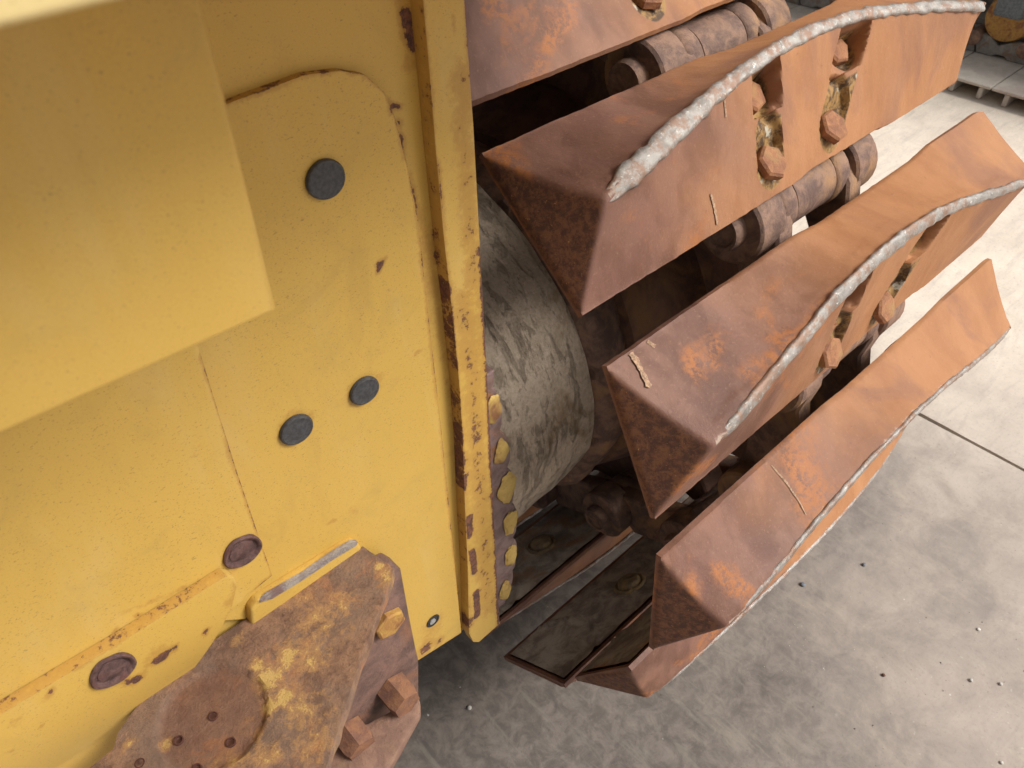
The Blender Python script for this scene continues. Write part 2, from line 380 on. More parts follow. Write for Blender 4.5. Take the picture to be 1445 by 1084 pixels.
def shoe_mesh():
    xs = sorted(set([round(v, 5) for v in list(np.arange(0, .06, .003)) + list(np.arange(.06, .31, .0065)) + list(np.arange(.31, .63, .0024)) + list(np.arange(.63, L, .0065)) + [L]]))
    us = [round(v, 5) for v in list(np.linspace(0, 1, 84))]
    verts = []; wear = []; mud = []; grad = []; end = []
    for x in xs:
        uA = .006 * sst(x, .36, .44) * (1 - sst(x, .66, .74)) + .0008 * noise.noise((x * 14, 0, 0)) + .0007 * noise.noise((x * 75, 0, 0)) 
        if x > .88: uA += (x - .88) ** 2 * 6
        uB = .2 - .0008 * noise.noise((x * 80, 7, 0)) - .0012 * noise.noise((x * 10, 3, 0)) - .004 * sst(x, .4, .45) * (1 - sst(x, .6, .66))
        if x > .85: uB -= .05 * ((x - .85) / .06) ** 2.2
        u0, n0 = ur(x), nr(x)
        for s_ in us:
            u = uA + s_ * (uB - uA)
            na = .002 + (n0 - .002) * (u - uA) / (u0 - uA); nb = .002 + (n0 - .002) * (uB - u) / (uB - u0)
            n = smin(na, nb, .010)
            # slight hollow of the upper face, swell of the lower one
            q = (u - uA) / (u0 - uA)
            if q < 1: n -= .0065 * math.sin(math.pi * q) * (1 - .5 * sst(x, .3, .5)) * sst(x, .04, .22)
            hip = .004 + (x - .0) / .05 * .084
            # the hip leans back towards both corners
            e = 0.
            if x < .12:
                n2 = smin(n, hip, .006); e = 1 - sst(hip - n, -.012, .006) ; n = max(.003, n2)
            n += .0007 * noise.noise((x * 9, u * 12, 1)) + .0005 * noise.noise((x * 45, u * 50, 5))
            if x > .06 and u < u0:
                lw = .014 + .010 * noise.noise((x * 16, 2, 0)) + .004 * noise.noise((x * 70, 2, 0)); n += .0016 * (1 - sst(u0 - u, lw - .0015, lw + .001))
            m = 0.
            if .30 < x < .64:
                d1 = capsule(x, u, (.366, .066), (.355, .163), .030) + .003 * noise.noise((x * 40, u * 40, 3)); d2 = capsule(x, u, (.578, .062), (.498, .163), .029) + .003 * noise.noise((x * 40, u * 40, 3))
                d = max(min(d1, d2), u0 + .0085 - u)
                f = 1 - sst(d, -.004, .003)
                if f > 0:
                    pu = min(capsule(x, u, (.366, .064), (.364, .082), .029), capsule(x, u, (.574, .060), (.566, .080), .028))
                    pl = min(capsule(x, u, (.358, .135), (.355, .163), .029), capsule(x, u, (.520, .135), (.498, .163), .028)); p = min(pu, pl)
                    g2 = 1 - sst(p, -.005, .004)
                    # ochre fill slopes down towards the lower bolt
                    fl = .044 * (1 - g2) + (.031 if pu < pl else .017) * g2 + (.018 * (1 - sst(u, .118, .150)) if u > .11 else 0)
                    fl += .003 * noise.noise((x * 60, u * 60, 9))
                    n = n * (1 - f) + min(n, fl) * f
                    m = f * max(g2, .75 * sst(u, .112, .122))
            verts.append((x, -u, n)); mud.append(m)
            wear.append(max(0, 1 - abs(u - u0) / .016) if x > .05 else 0)
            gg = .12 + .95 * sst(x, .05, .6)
            grad.append(gg); end.append(e)
    nx, nu = len(xs), len(us); faces = []
    for i in range(nx - 1):
        for j in range(nu - 1):
            a = i * nu + j; faces.append((a, a + 1, a + nu + 1, a + nu))
    # border ring -> wall -> underside
    ring = [i * nu for i in range(nx)] + [(nx - 1) * nu + j for j in range(1, nu)] + [i * nu + nu - 1 for i in range(nx - 2, -1, -1)] + [j for j in range(nu - 2, 0, -1)]
    base = len(verts)
    for k in ring:
        v = verts[k]; verts.append((v[0], v[1], -.005)); wear.append(0); mud.append(0); grad.append(grad[k]); end.append(.2)
    nR = len(ring)
    for k in range(nR):
        faces.append((ring[k], ring[(k + 1) % nR], base + (k + 1) % nR, base + k))
    # underside with a rolled lip round a shallow tray
    inner = []
    for k in range(nR):
        v = verts[base + k]; cx = min(max(v[0], .006), L - .006); cy = min(max(v[1], -.192), -.008)
        inner.append(len(verts)); verts.append((cx, cy, -.0055)); 
        wear.append(0); mud.append(0); grad.append(.4); end.append(.3)
    tray = []
    for k in range(nR):
        v = verts[inner[k]]; cx = min(max(v[0], .012), L - .012); cy = min(max(v[1], -.186), -.014)
        tray.append(len(verts)); verts.append((cx, cy, -.0015)); wear.append(0); mud.append(.5); grad.append(.2); end.append(1.)
    for k in range(nR):
        k2 = (k + 1) % nR
        faces.append((base + k, base + k2, inner[k2], inner[k])); faces.append((inner[k], inner[k2], tray[k2], tray[k]))
    me = bpy.data.meshes.new('track_shoe'); me.from_pydata(verts, [], faces + [tuple(tray)][:0]); me.update()
    for nm, vv in (('wear', wear), ('mud', mud), ('grad', grad), ('endface', end)): fattr(me, nm, vv)
    bm = bmesh.new(); bm.from_mesh(me)
    bmesh.ops.recalc_face_normals(bm, faces=bm.faces[:]); bm.to_mesh(me); bm.free()
    me.materials.append(M['shoe']); return me
def tray_mesh():
    """the muddy web that closes the underside, with a round boss and a step pressed into it"""
    bm = bmesh.new(); nx, ny = 110, 26; V = {}
    for i in range(nx + 1):
        for j in range(ny + 1):
            x = .010 + (L - .020) * i / nx; y = -.012 - .176 * j / ny
            z = -.0075 - .002 * noise.noise((x * 20, y * 20, 2)) - .0012 * noise.noise((x * 60, y * 60, 2))
            z -= .007 * (1 - sst(abs(x - .15 + .2 * (y + .1) ** 2 * 40), .0, .006))
            
            V[i, j] = bm.verts.new((x, y, z))
    for i in range(nx):
        for j in range(ny): bm.faces.new((V[i, j], V[i + 1, j], V[i + 1, j + 1], V[i, j + 1]))
    me = bpy.data.meshes.new('inner_web'); bm.to_mesh(me); bm.free(); me.materials.append(M['web'])
    for p in me.polygons: p.use_smooth = True
    return me
M['web'] = mat_rustpart('muddy_web', (.20, .165, .14), (.46, .39, .32), (.34, .17, .075), 17)
def ridge_mesh(wf, seed, x0=.046):
    """worn steel band that follows the crest"""
    bm = bmesh.new(); rings = []
    xs = np.arange(x0, L - .001, .0035); ns = 12
    for q, x in enumerate(xs):
        t = (x - x0) / (L - x0); w = wf(t) * (1 + .16 * noise.noise((x * 14, seed, 0)) + .24 * noise.noise((x * 50, seed, 3)))
        endf = min(1, (q + .6) / 11, (len(xs) - q + .5) / 3); w *= endf ** .5
        slope = (ur(x + .004) - ur(x - .004)) / .008
        tx = Vector((1, -slope, 0)).normalized(); sd_ = Vector((-tx.y, tx.x, 0)).cross(Vector((0, 0, 0))) if False else Vector((tx.y, -tx.x, 0))
        cen = Vector((x, -ur(x) + .002 * noise.noise((x * 15, seed, 8)), nr(x) - .0046 + .0010 * noise.noise((x * 60, seed, 6))))
        ring = []
        for k in range(ns):
            a = 2 * math.pi * k / ns
            r1 = w * (1 + .20 * noise.noise((x * 70, math.cos(a) * 2 + seed, math.sin(a) * 2)))
            cc = math.copysign(abs(math.cos(a)) ** .8, math.cos(a)); ss = math.copysign(abs(math.sin(a)) ** .7, math.sin(a))
            ring.append(bm.verts.new(cen + sd_ * (r1 * cc) + Vector((0, 0, 1)) * ((.0040 + .04 * w + .0009 * noise.noise((x * 130, math.cos(a) * 3, seed + 4))) * ss * endf)))
        rings.append(ring)
    for A, B in zip(rings[:-1], rings[1:]):
        for k in range(ns): bm.faces.new((A[k], A[(k + 1) % ns], B[(k + 1) % ns], B[k]))
    bm.faces.new(rings[0][::-1]); bm.faces.new(rings[-1]); bmesh.ops.recalc_face_normals(bm, faces=bm.faces[:])
    me = bpy.data.meshes.new('worn_ridge'); bm.to_mesh(me); bm.free(); me.materials.append(M['edge'])
    for p in me.polygons: p.use_smooth = True
    return me
def hex_bm(r, h, dome=.35):
    bm = bmesh.new(); b0 = []; lv = [(0, 1.), (h * .75, 1.), (h, .86)]
    rings = [[bm.verts.new((r * f * math.cos(math.pi / 3 * k), r * f * math.sin(math.pi / 3 * k), z)) for k in range(6)] for z, f in lv]
    for A, B in zip(rings[:-1], rings[1:]):
        for k in range(6): bm.faces.new((A[k], A[(k + 1) % 6], B[(k + 1) % 6], B[k]))
    bm.faces.new(rings[0][::-1]); bm.faces.new(rings[-1]); 
    return bevel(bm, r * (dome if dome < .345 else .16), 3, 20)
M['nut'] = mat_rustpart('muddy_nut', (.17, .12, .075), (.32, .22, .10), (.10, .075, .055), 45)
SHOE = shoe_mesh(); TRAY = tray_mesh()
RA = ridge_mesh(lambda t: .0090 + .0045 * math.exp(-((t - .06) / .16) ** 2), 1)
RB = ridge_mesh(lambda t: .0072 + .0025 * math.exp(-((t - .4) / .25) ** 2), 2)
RC = ridge_mesh(lambda t: .0052 + .0012 * math.sin(t * 9), 3, .05)
hb = hex_bm(.0235, .012, .34); HEX = bpy.data.meshes.new('bolt_head'); hb.to_mesh(HEX); hb.free(); HEX.materials.append(M['bolt'])
labs = {1: 'uppermost shoe, seen face on and darkened by shade', 2: 'shoe with broad silver worn crest and four bolts in deep pockets',
        3: 'shoe with its crest sweeping out of the picture on the right', 4: 'lowest shoe with whole upper face visible, patchy orange rust',
        5: 'shoe tucked under the lowest crest', 6: 'shoe seen from its muddy inner side'}
SHOES = {}
BOSS = {6: (.265, .09), 7: (.25, .11), 8: (.27, .10)}
for i in range(-4, 14):
    (y, z), ta = frame(i)
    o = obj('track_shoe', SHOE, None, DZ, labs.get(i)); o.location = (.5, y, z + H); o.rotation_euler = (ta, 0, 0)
    SHOES[i] = o.name
    if i in BOSS:
        bx, bu = BOSS[i]
        bm = lathe_bm([(0, .036), (-.004, .035), (-.007, .030), (-.004, .026), (-.003, .024), (-.012, .0225), (-.014, .018), (-.0145, .0002)], 40, 'Z')
        for v in bm.verts: v.co += Vector((noise.noise(v.co * 50), noise.noise(v.co * 50 + Vector((3, 3, 3))), .4 * noise.noise(v.co * 70))) * .003
        q = obj('round_nut', bm, M['nut'], o); q.location = (bx, -bu, -.005); smooth(q, 60)
    r = obj('worn_ridge', {2: RA, 3: RB}.get(i, RC if i in (4, 5) else RB), None, o)
    w = obj('inner_web', TRAY, None, o)
    for q, (bx, bu) in enumerate(BOLTS):
        b = obj('bolt_head', HEX, None, o); b.location = (bx, -bu, .032 if q % 2 == 0 else .018); b.rotation_euler = (0, 0, .35 + q * .3 + i)
for p in SHOE.polygons: p.use_smooth = True
SHOE.set_sharp_from_angle(angle=math.radians(50))

# pale scuffs left on single shoes
def base_n(x, u):
    u0, n0 = ur(x), nr(x)
    n = smin(.002 + (n0 - .002) * u / u0, .002 + (n0 - .002) * (.2 - u) / (.2 - u0), .006)
    q = u / u0
    if q < 1: n -= .0065 * math.sin(math.pi * q) * (1 - .5 * sst(x, .3, .5)) * sst(x, .04, .22)
    return n
def find(i, p, upper):
    (y, z), ta = frame(i); best = (1e9, 0, 0)
    for x in np.arange(.02, .7, .004):
        for u in (np.arange(.002, ur(x) - .012, .004) if upper else np.arange(ur(x) + .012, .198, .004)):
            n = base_n(x, u)
            w = np.array([.5 + x, y - math.cos(ta) * u - math.sin(ta) * n, z - math.sin(ta) * u + math.cos(ta) * n])
            q = AX.T @ w; d = (722.5 + 1125 * q[0] / q[2] - p[0]) ** 2 + (542 + 1125 * q[1] / q[2] - p[1]) ** 2
            if d < best[0]: best = (d, x, u)
    return best[1], best[2]
M['scuff'] = mat_plain('pale_scuff', (.38, .24, .15), .8, 300, .5)
for i, up, ps, w in ((2, 0, [(1003, 272), (1006, 290), (1012, 318)], .0032), (2, 0, [(1020, 140), (1024, 165)], .0022), (3, 1, [(882, 488), (895, 508), (915, 545)], .0052), (3, 1, [(908, 474), (925, 492)], .0028),
                 (4, 1, [(1088, 655), (1108, 680), (1125, 705), (1142, 730)], .0018)):
    q = [find(i, p, up) for p in ps]; bm = bmesh.new(); rows = []
    n_ = 26
    for k in range(n_ + 1):
        t = k / n_ * (len(q) - 1); a = min(int(t), len(q) - 2); f = t - a
        x = q[a][0] * (1 - f) + q[a + 1][0] * f; u = q[a][1] * (1 - f) + q[a + 1][1] * f
        dx, du = q[a + 1][0] - q[a][0], q[a + 1][1] - q[a][1]; l_ = math.hypot(dx, du) + 1e-9; nx_, nu_ = -du / l_, dx / l_
        ww = w * (.55 + .9 * abs(noise.noise((k * .7, w * 900, i)))) * (1 if 0 < k < n_ else .3)
        rows.append([bm.verts.new((x + nx_ * ww * e_, -(u + nu_ * ww * e_), base_n(x, u) + .0012)) for e_ in (-1, 1)])
    for A, B in zip(rows[:-1], rows[1:]): bm.faces.new((A[0], A[1], B[1], B[0]))
    o = obj('pale_scuff', bm, M['scuff'], bpy.data.objects[SHOES[i]])
# ---- chain
def pin(i):
    (y, z), ta = frame(i); t = (-math.cos(ta), -math.sin(ta)); n = (-math.sin(ta), math.cos(ta))
    return (y - .030 * t[0] - .072 * n[0], z - .030 * t[1] - .072 * n[1] + H)
CX = .975
PINS = {i: pin(i) for i in range(-4, 14)}
def link_bm(p, q, ta, side):
    """offset link plate between pins p and q (Y,Z)"""
    def cap(cen, r, x0, x1, bm): lathe_bm([(x0, r * .93), (x0 + .004, r), (x1 - .004, r), (x1, r * .93)], 28, 'X', bm, (0, cen[0], cen[1]))
    bm = bmesh.new(); s = side
    xo = sorted((CX + s * .147, CX + s * .090)); xi = sorted((CX + s * .083, CX + s * .050))
    cap(p, .054, *xo, bm); cap(q, .047, *xi, bm)
    n = Vector((0, -math.sin(ta), math.cos(ta))); P = Vector((0, *p)); Q = Vector((0, *q)); d = (Q - P)
    prof = []
    for t, h in ((-.05, .0), (-.02, .040), (.10, .046), (.25, .036), (.42, .045), (.45, .060), (.86, .060), (.9, .04), (1.04, .0), (.92, -.040), (.5, -.034), (.08, -.040)):
        prof.append(P + d * t + n * h)
    x0, x1 = sorted((CX + s * .108, CX + s * .070))
    b2 = prism_bm([v + Vector((x0, 0, 0)) for v in prof], Vector((x1 - x0, 0, 0))); bevel(b2, .004, 1)
    me = bpy.data.meshes.new('t'); b2.to_mesh(me); b2.free(); bm.from_mesh(me); bpy.data.meshes.remove(me)
    return bm
for i in range(-4, 13):
    p, q = PINS[i], PINS[i + 1]; ta = frame(i)[1]
    for s in (-1, 1): smooth(obj('track_link', link_bm(p, q, ta, s), M['link'], DZ), 40)
    smooth(obj('track_bushing', lathe_bm([(CX - .052, .036), (CX - .048, .044), (CX + .048, .044), (CX + .052, .036)], 28, 'X', None, (0, *p)), M['link'], DZ), 40)
    smooth(obj('track_pin', lathe_bm([(CX - .160, .012), (CX - .161, .020), (CX - .165, .022), (CX - .166, .027), (CX - .160, .030), (CX + .155, .030), (CX + .162, .024)], 28, 'X', None, (0, *p)), M['link'], DZ), 40)
# ---- sprocket, drive case
def gear_bm(x0, x1, r0, r1, n, ph):
    pts = []
    for k in range(n):
        for f, r in ((-.42, r0), (-.24, r0 + .01), (-.12, r1), (.12, r1), (.24, r0 + .01), (.42, r0)):
            a = ph + 2 * math.pi * (k + f) / n; pts.append(Vector((x0, C[0] + r * math.cos(a), H + C[1] + r * math.sin(a))))
    return bevel(prism_bm(pts, Vector((x1 - x0, 0, 0))), .004, 1)
spr = obj('sprocket', gear_bm(CX - .03, CX + .03, .475, .535, 16, .2), M['dark'], DZ)
smooth(obj('sprocket_hub', lathe_bm([(.80, .30), (.81, .36), (.90, .39), (.975, .42), (1.06, .42), (1.12, .30), (1.2, .2)], 64, 'X', None, (0, C[0], C[1] + H)), M['dark'], spr), 40)
def rough_lathe(prof, seg, amp, fr, sd0, mat, name, parent):
    bm = lathe_bm(prof, seg, 'X')
    for v in bm.verts:
        rr = math.hypot(v.co.y, v.co.z); k = 1 + (amp * noise.noise((v.co.x * fr, v.co.y * fr, v.co.z * fr + sd0)) + amp * .6 * noise.noise((v.co.x * fr * 3, v.co.y * fr * 3, v.co.z * fr * 3 + sd0))) / rr
        v.co.y *= k; v.co.z *= k
    o = obj(name, bm, mat, parent); o.location = (0, C[0], C[1] + H); return smooth(o, 60)
case = rough_lathe([(.30, .350)] + [(.30 + .42 * k / 60, .346 - .008 * k / 60) for k in range(1, 61)] + [(.724, .315), (.728, .26)], 220, .006, 9, 1., M['mud'], 'final_drive_case', DZ)
case['label'] = 'round drive case coated in dried grey mud'
fl = rough_lathe([(.70, .30), (.732, .350), (.742, .358), (.775, .358), (.79, .35), (.84, .33), (.86, .2)], 160, .008, 14, 4., M['link'], 'case_flange', DZ)
for k in range(14):
    a = 2 * math.pi * k / 14 + .15
    bm = hex_bm(.017, .014)
    o = obj('flange_bolt', bm, M['link'], fl); o.location = (.738, .335 * math.cos(a), .335 * math.sin(a)); o.rotation_euler = (0, -math.pi / 2, 0)
# track frame and lower machinery inside the loop
tf = obj('track_frame', box_bm(.80, 1.20, 1.53, 3.4, H - 1.36, H - .72, .03), M['dark'], DZ)
for gx in (.80, 1.17): obj('roller_guard', box_bm(gx, gx + .03, 1.36, 3.4, H - 1.545, H - 1.20, .006), M['dark'], DZ)
for k in range(5):
    smooth(obj('track_roller', lathe_bm([(.80, .05), (.82, .09), (.88, .11), (.94, .085), (1.08, .085), (1.14, .11), (1.2, .09), (1.22, .05)], 32, 'X', None, (0, 1.55 + .36 * k, H - 1.40)), M['dark'], DZ), 40)

# ------------------------------------------------------------------ hull
def seg_d(x, z, a, b):
    dx, dz = b[0] - a[0], b[1] - a[1]; t = max(0, min(1, ((x - a[0]) * dx + (z - a[1]) * dz) / (dx * dx + dz * dz + 1e-12)))
    return math.hypot(x - a[0] - t * dx, z - a[1] - t * dz)
def rust_field(lines, spots, y):
    """lines: (pixel points, half width, strength); spots: (px,py, radius px, strength); returned in metres on plane y"""
    Ls = []; Ss = []
    for pts, w, s_ in lines:
        q = [onY(p, y) for p in pts]; Ls.append(([(v.x, v.z) for v in q], w, s_))
    for px_, py_, r, s_ in spots:
        a = onY((px_, py_), y); b = onY((px_ + r, py_), y); c = onY((px_, py_ + r), y)
        Ss.append((a.x, a.z, ((b - a).length + (c - a).length) / 2, s_))
    def f(x, z):
        v = 0.
        for q, w, s_ in Ls:
            for a, b in zip(q[:-1], q[1:]):
                d = seg_d(x, z, a, b)
                if d < w * 2.5: v = max(v, s_ * math.exp(-(d / w) ** 2))
        for cx, cz, r, s_ in Ss:
            d = math.hypot(x - cx, z - cz)
            if d < r * 2.5: v = max(v, s_ * math.exp(-(d / (r * 1.1)) ** 4))
        return v
    return f
def plate(name, px, y, th, mat, parent, cell=.005, field=None, bw=.0012, yfun=None, label=None, world=False):
    pts = px if world else [onY(p, y) for p in px]
    bm = bmesh.new(); vs = [bm.verts.new((p.x, y, p.z)) for p in pts]; f = bm.faces.new(vs)
    if f.calc_area() and f.normal.y > 0: pass
    lo = [min(p.x for p in pts), min(p.z for p in pts)]; hi = [max(p.x for p in pts), max(p.z for p in pts)]
    for ax in (0, 1):
        v0 = lo[ax] + cell
        while v0 < hi[ax]:
            co_ = (v0, 0, 0) if ax == 0 else (0, 0, v0); no = (1, 0, 0) if ax == 0 else (0, 0, 1)
            bmesh.ops.bisect_plane(bm, geom=bm.verts[:] + bm.edges[:] + bm.faces[:], plane_co=co_, plane_no=no, dist=1e-5)
            v0 += cell
    bm.normal_update()
    # back and rim
    rim = [e for e in bm.edges if len(e.link_faces) == 1]
    r = bmesh.ops.extrude_edge_only(bm, edges=rim)
    nv = [v for v in r['geom'] if isinstance(v, bmesh.types.BMVert)]
    for v in nv: v.co.y += th
    bmesh.ops.recalc_face_normals(bm, faces=bm.faces[:])
    bm.faces.ensure_lookup_table()
    big = min(bm.faces, key=lambda q: q.calc_center_median().y)
    if big.normal.y > 0: bmesh.ops.reverse_faces(bm, faces=bm.faces[:])
    # round the front rim a little
    re_ = [e for e in bm.edges if len(e.link_faces) == 2 and e.calc_face_angle(0) > 1.0 and abs(e.verts[0].co.y - y) < 1e-5 and abs(e.verts[1].co.y - y) < 1e-5]
    if bw: bmesh.ops.bevel(bm, geom=re_, offset=bw, segments=2, affect='EDGES', profile=.5, clamp_overlap=True)
    vals = [field(v.co.x, v.co.z) if field else 0. for v in bm.verts]
    if yfun:
        for v in bm.verts: v.co.y += yfun(v.co.x, v.co.z)
    me = bpy.data.meshes.new(name); bm.to_mesh(me); bm.free(); fattr(me, 'rust', vals)
    me.materials.append(mat); o = obj(name, me, None, parent, label)
    return smooth(o, 40)
L1 = [(480, 100), (515, 106), (542, 130), (557, 165), (575, 235), (590, 310), (605, 450), (622, 600), (637, 750), (652, 890)]
L2 = [(588, -60), (597, 0), (606, 100), (614, 200), (626, 330), (637, 430), (648, 540), (653, 620), (656, 710), (660, 800), (664, 896)]
hull = plate('hull_plate', [(-200, -120), (640, -120), (668, 218), (685, 500), (700, 830), (698, 868), (655, 888), (600, 922), (300, 1090), (-200, 1300)], .500, .03, M['yellow'], DZ, .0065,
    rust_field([(L1[2:], .0022, .85), (L2, .0022, .66), ([(560, -60), (575, 40), (590, 90)], .010, .55), ([(590, 300), (612, 420)], .010, .5), ([(600, 330), (640, 560), (650, 700)], .010, .55), ([(330, 145), (430, 108), (480, 100)], .0012, .6)],
               [(572, 18, 9, 1.1), (575, 36, 10, 1.2), (579, 56, 9, 1.2), (583, 66, 7, 1.1), (577, 92, 13, .62), (563, 150, 7, 1.05), (566, 172, 6, .95), (618, 335, 9, 1.05), (620, 362, 8, 1.05), (615, 350, 14, .6), (568, 200, 8, .5), (576, 250, 9, .55), (640, 525, 7, .8), (628, 500, 12, .35), (600, 90, 14, .45), (645, 600, 8, .5), (635, 640, 5, .5)], .5), label='flat yellow rear hull plate')
plate('access_panel', [(250, 178), (330, 143), (430, 106)] + L1[:-1] + [(651, 893), (590, 932), (560, 800), (400, 870), (250, 880)], .493, .0068, M['yellow'], DZ, .0065,
    rust_field([(L1, .0010, .75), ([(250, 176), (330, 143), (430, 106), (480, 100)], .0012, .7), ([(590, 932), (652, 893)], .006, .5)],
               [(538, 372, 6, 1.2), (536, 378, 5, 1.1), (458, 252, 28, .50), (513, 550, 25, .58), (417, 605, 27, .58), (590, 497, 4, .9), (600, 915, 9, .8), (620, 905, 6, .8), (430, 738, 4, .8), (468, 738, 4, .9), (400, 770, 4, .7), (611, 895, 12, .5), (610, 880, 14, .45), (500, 720, 10, .3)], .493), label='large yellow panel with rounded upper corner')
plate('edge_flange', [(590, -120), (597, 0), (606, 100), (614, 200), (626, 330), (637, 430), (648, 540), (653, 620), (656, 710), (660, 800), (662, 894), (668, 906), (676, 906), (705, 880), (699, 780), (691, 600), (680, 400), (668, 180), (655, 0), (648, -120)], .484, .0158, M['yellow'], DZ, .005,
    rust_field([(L2, .0022, .62), ([(619, 230), (634, 390)], .0032, .80), ([(634, 400), (654, 640)], .0045, .80), ([(655, 650), (660, 760)], .003, .7), ([(655, 0), (668, 218), (676, 350)], .0016, .55), ([(676, 350), (686, 520), (692, 640), (700, 780), (703, 880)], .0062, .90), ([(662, 730), (663, 757)], .0066, 1.3), ([(667, 778), (669, 808)], .0066, 1.3), ([(672, 836), (674, 868)], .0070, 1.35), ([(655, 640), (657, 690)], .005, .95), ([(652, 420), (668, 540), (676, 660)], .018, .68), ([(650, 100), (668, 400)], .016, .62), ([(672, 640), (690, 860)], .022, .66), ([(682, 400), (690, 520), (694, 660)], .0062, 1.10), ([(656, 0), (668, 218), (677, 400)], .0022, .75), ([(640, 20), (645, 80)], .001, .6)],
               [(655, 885, 12, .9), (622, 250, 4, 1.), (622, 375, 5, 1.1), (646, 195, 5, .6), (648, 125, 4, .7), (655, 520, 10, .5), (676, 560, 14, .55), (665, 600, 12, .5), (656, 672, 6, .8), (690, 700, 6, .7), (686, 660, 7, .5)], .484), bw=.002, label='narrow yellow edge strip, chipped and rusty')
M['flake'] = mat_rustpart('flaking_yellow', (.60, .41, .12), (.50, .33, .09), (.26, .12, .055), 45, .55)
# scalloped guard behind the edge
def scallop():
    pts = []; zs0, zs1 = -.60, -1.085
    outer = []
    n = 240
    for k in range(n + 1):
        t = k / n; z = zs0 + (zs1 - zs0) * t
        w = interp(t, [0, .15, .35, .6, .85, 1], [.424, .432, .446, .455, .452, .430])
        ph = (z / .078) % 1
        bump = .011 * math.sqrt(max(0, 1 - (2 * ph - 1) ** 2)) + .002 * noise.noise((z * 60, 0, 0))
        outer.append(Vector((w + bump, .506, z + H)))
    return [Vector((.38, .506, zs0 + H))] + outer + [Vector((.38, .506, zs1 + H))]
sg = prism_bm(scallop(), Vector((0, .026, 0))); bevel(sg, .003, 1, 50)
guard = obj('scalloped_guard', sg, mat_rustpart('purple_rust', (.15, .095, .085), (.24, .16, .15), (.30, .14, .06), 45), DZ, 'wavy edged guard with flaked yellow paint')
k0 = 0
for z in np.arange(-.66, -1.06, -.078):
    t = (z + .60) / (-.485); w = interp(t, [0, .15, .35, .6, .85, 1], [.424, .432, .446, .455, .452, .430])
    bm = bmesh.new(); bmesh.ops.create_icosphere(bm, subdivisions=3, radius=1)
    for v in bm.verts:
        k = (1 + .5 * noise.noise((z * 25, 2, 2))) * (1 + .45 * noise.noise(v.co * 1.8 + Vector((0, 0, z * 9)))); v.co = Vector((v.co.x * .011 * k, v.co.y * .003, v.co.z * .021 * k))
    o = obj('paint_flake', bm, M['flake'], guard); o.location = (w - .004 + .003 * noise.noise((z * 30, 1, 0)), .5045, z + H + .012 * noise.noise((z * 30, 5, 0))); smooth(o, 60); k0 += 1
# hull body behind the plate (side wall carries the drive case)
obj('hull_body', box_bm(-1.2, .405, .53, 2.6, H - 1.02, H - .08, .01), M['black'], DZ)
# yellow cover box
bx = [onY(p, .25) for p in ((395, 441), (0, 619))]
xr = bx[0].x; zr = bx[0].z; zl = bx[0].z + (bx[1].z - bx[0].z) / (bx[1].x - bx[0].x) * (-.5 - bx[0].x)
b = bmesh.new()
xt = onY((290, 0), .25)
prof = [Vector((xr, .25, zr)), Vector((-.5, .25, zl)), Vector((-.5, .25, xt.z + .04)), Vector((xt.x + .001, .25, xt.z + .04))]
b = prism_bm(prof, Vector((0, .24, 0)))
bmesh.ops.bevel(b, geom=[e for e in b.edges if abs((e.verts[0].co - e.verts[1].co).normalized().y) < .5 and max(e.verts[0].co.y, e.verts[1].co.y) < .30], offset=.0045, segments=5, affect='EDGES', profile=.5)
me = bpy.data.meshes.new('cover_box'); b.to_mesh(me); b.free(); fattr(me, 'rust', [0] * len(me.vertices)); me.materials.append(mat_yellow('cover_paint', (.575, .365, .082), True, 2.1))
smooth(obj('cover_box', me, None, DZ, 'box shaped yellow cover standing out from the hull'), 50)
# tank above, out of which only the lower front edge is in view; widened unseen to shade the shoes
e0 = onY((0, 45), .14)
tk = box_bm(-.9, .80, .14, 2.3, e0.z, e0.z + .75, .002, 3)
me = bpy.data.meshes.new('fuel_tank'); tk.to_mesh(me); tk.free(); fattr(me, 'rust', [0] * len(me.vertices)); me.materials.append(M['tank'])  # lightened yellow: sunlight on the tank face put into its paint colour
smooth(obj('fuel_tank', me, None, DZ, 'tank edge overhanging the hull, its yellow paled to look sunlit'), 50)
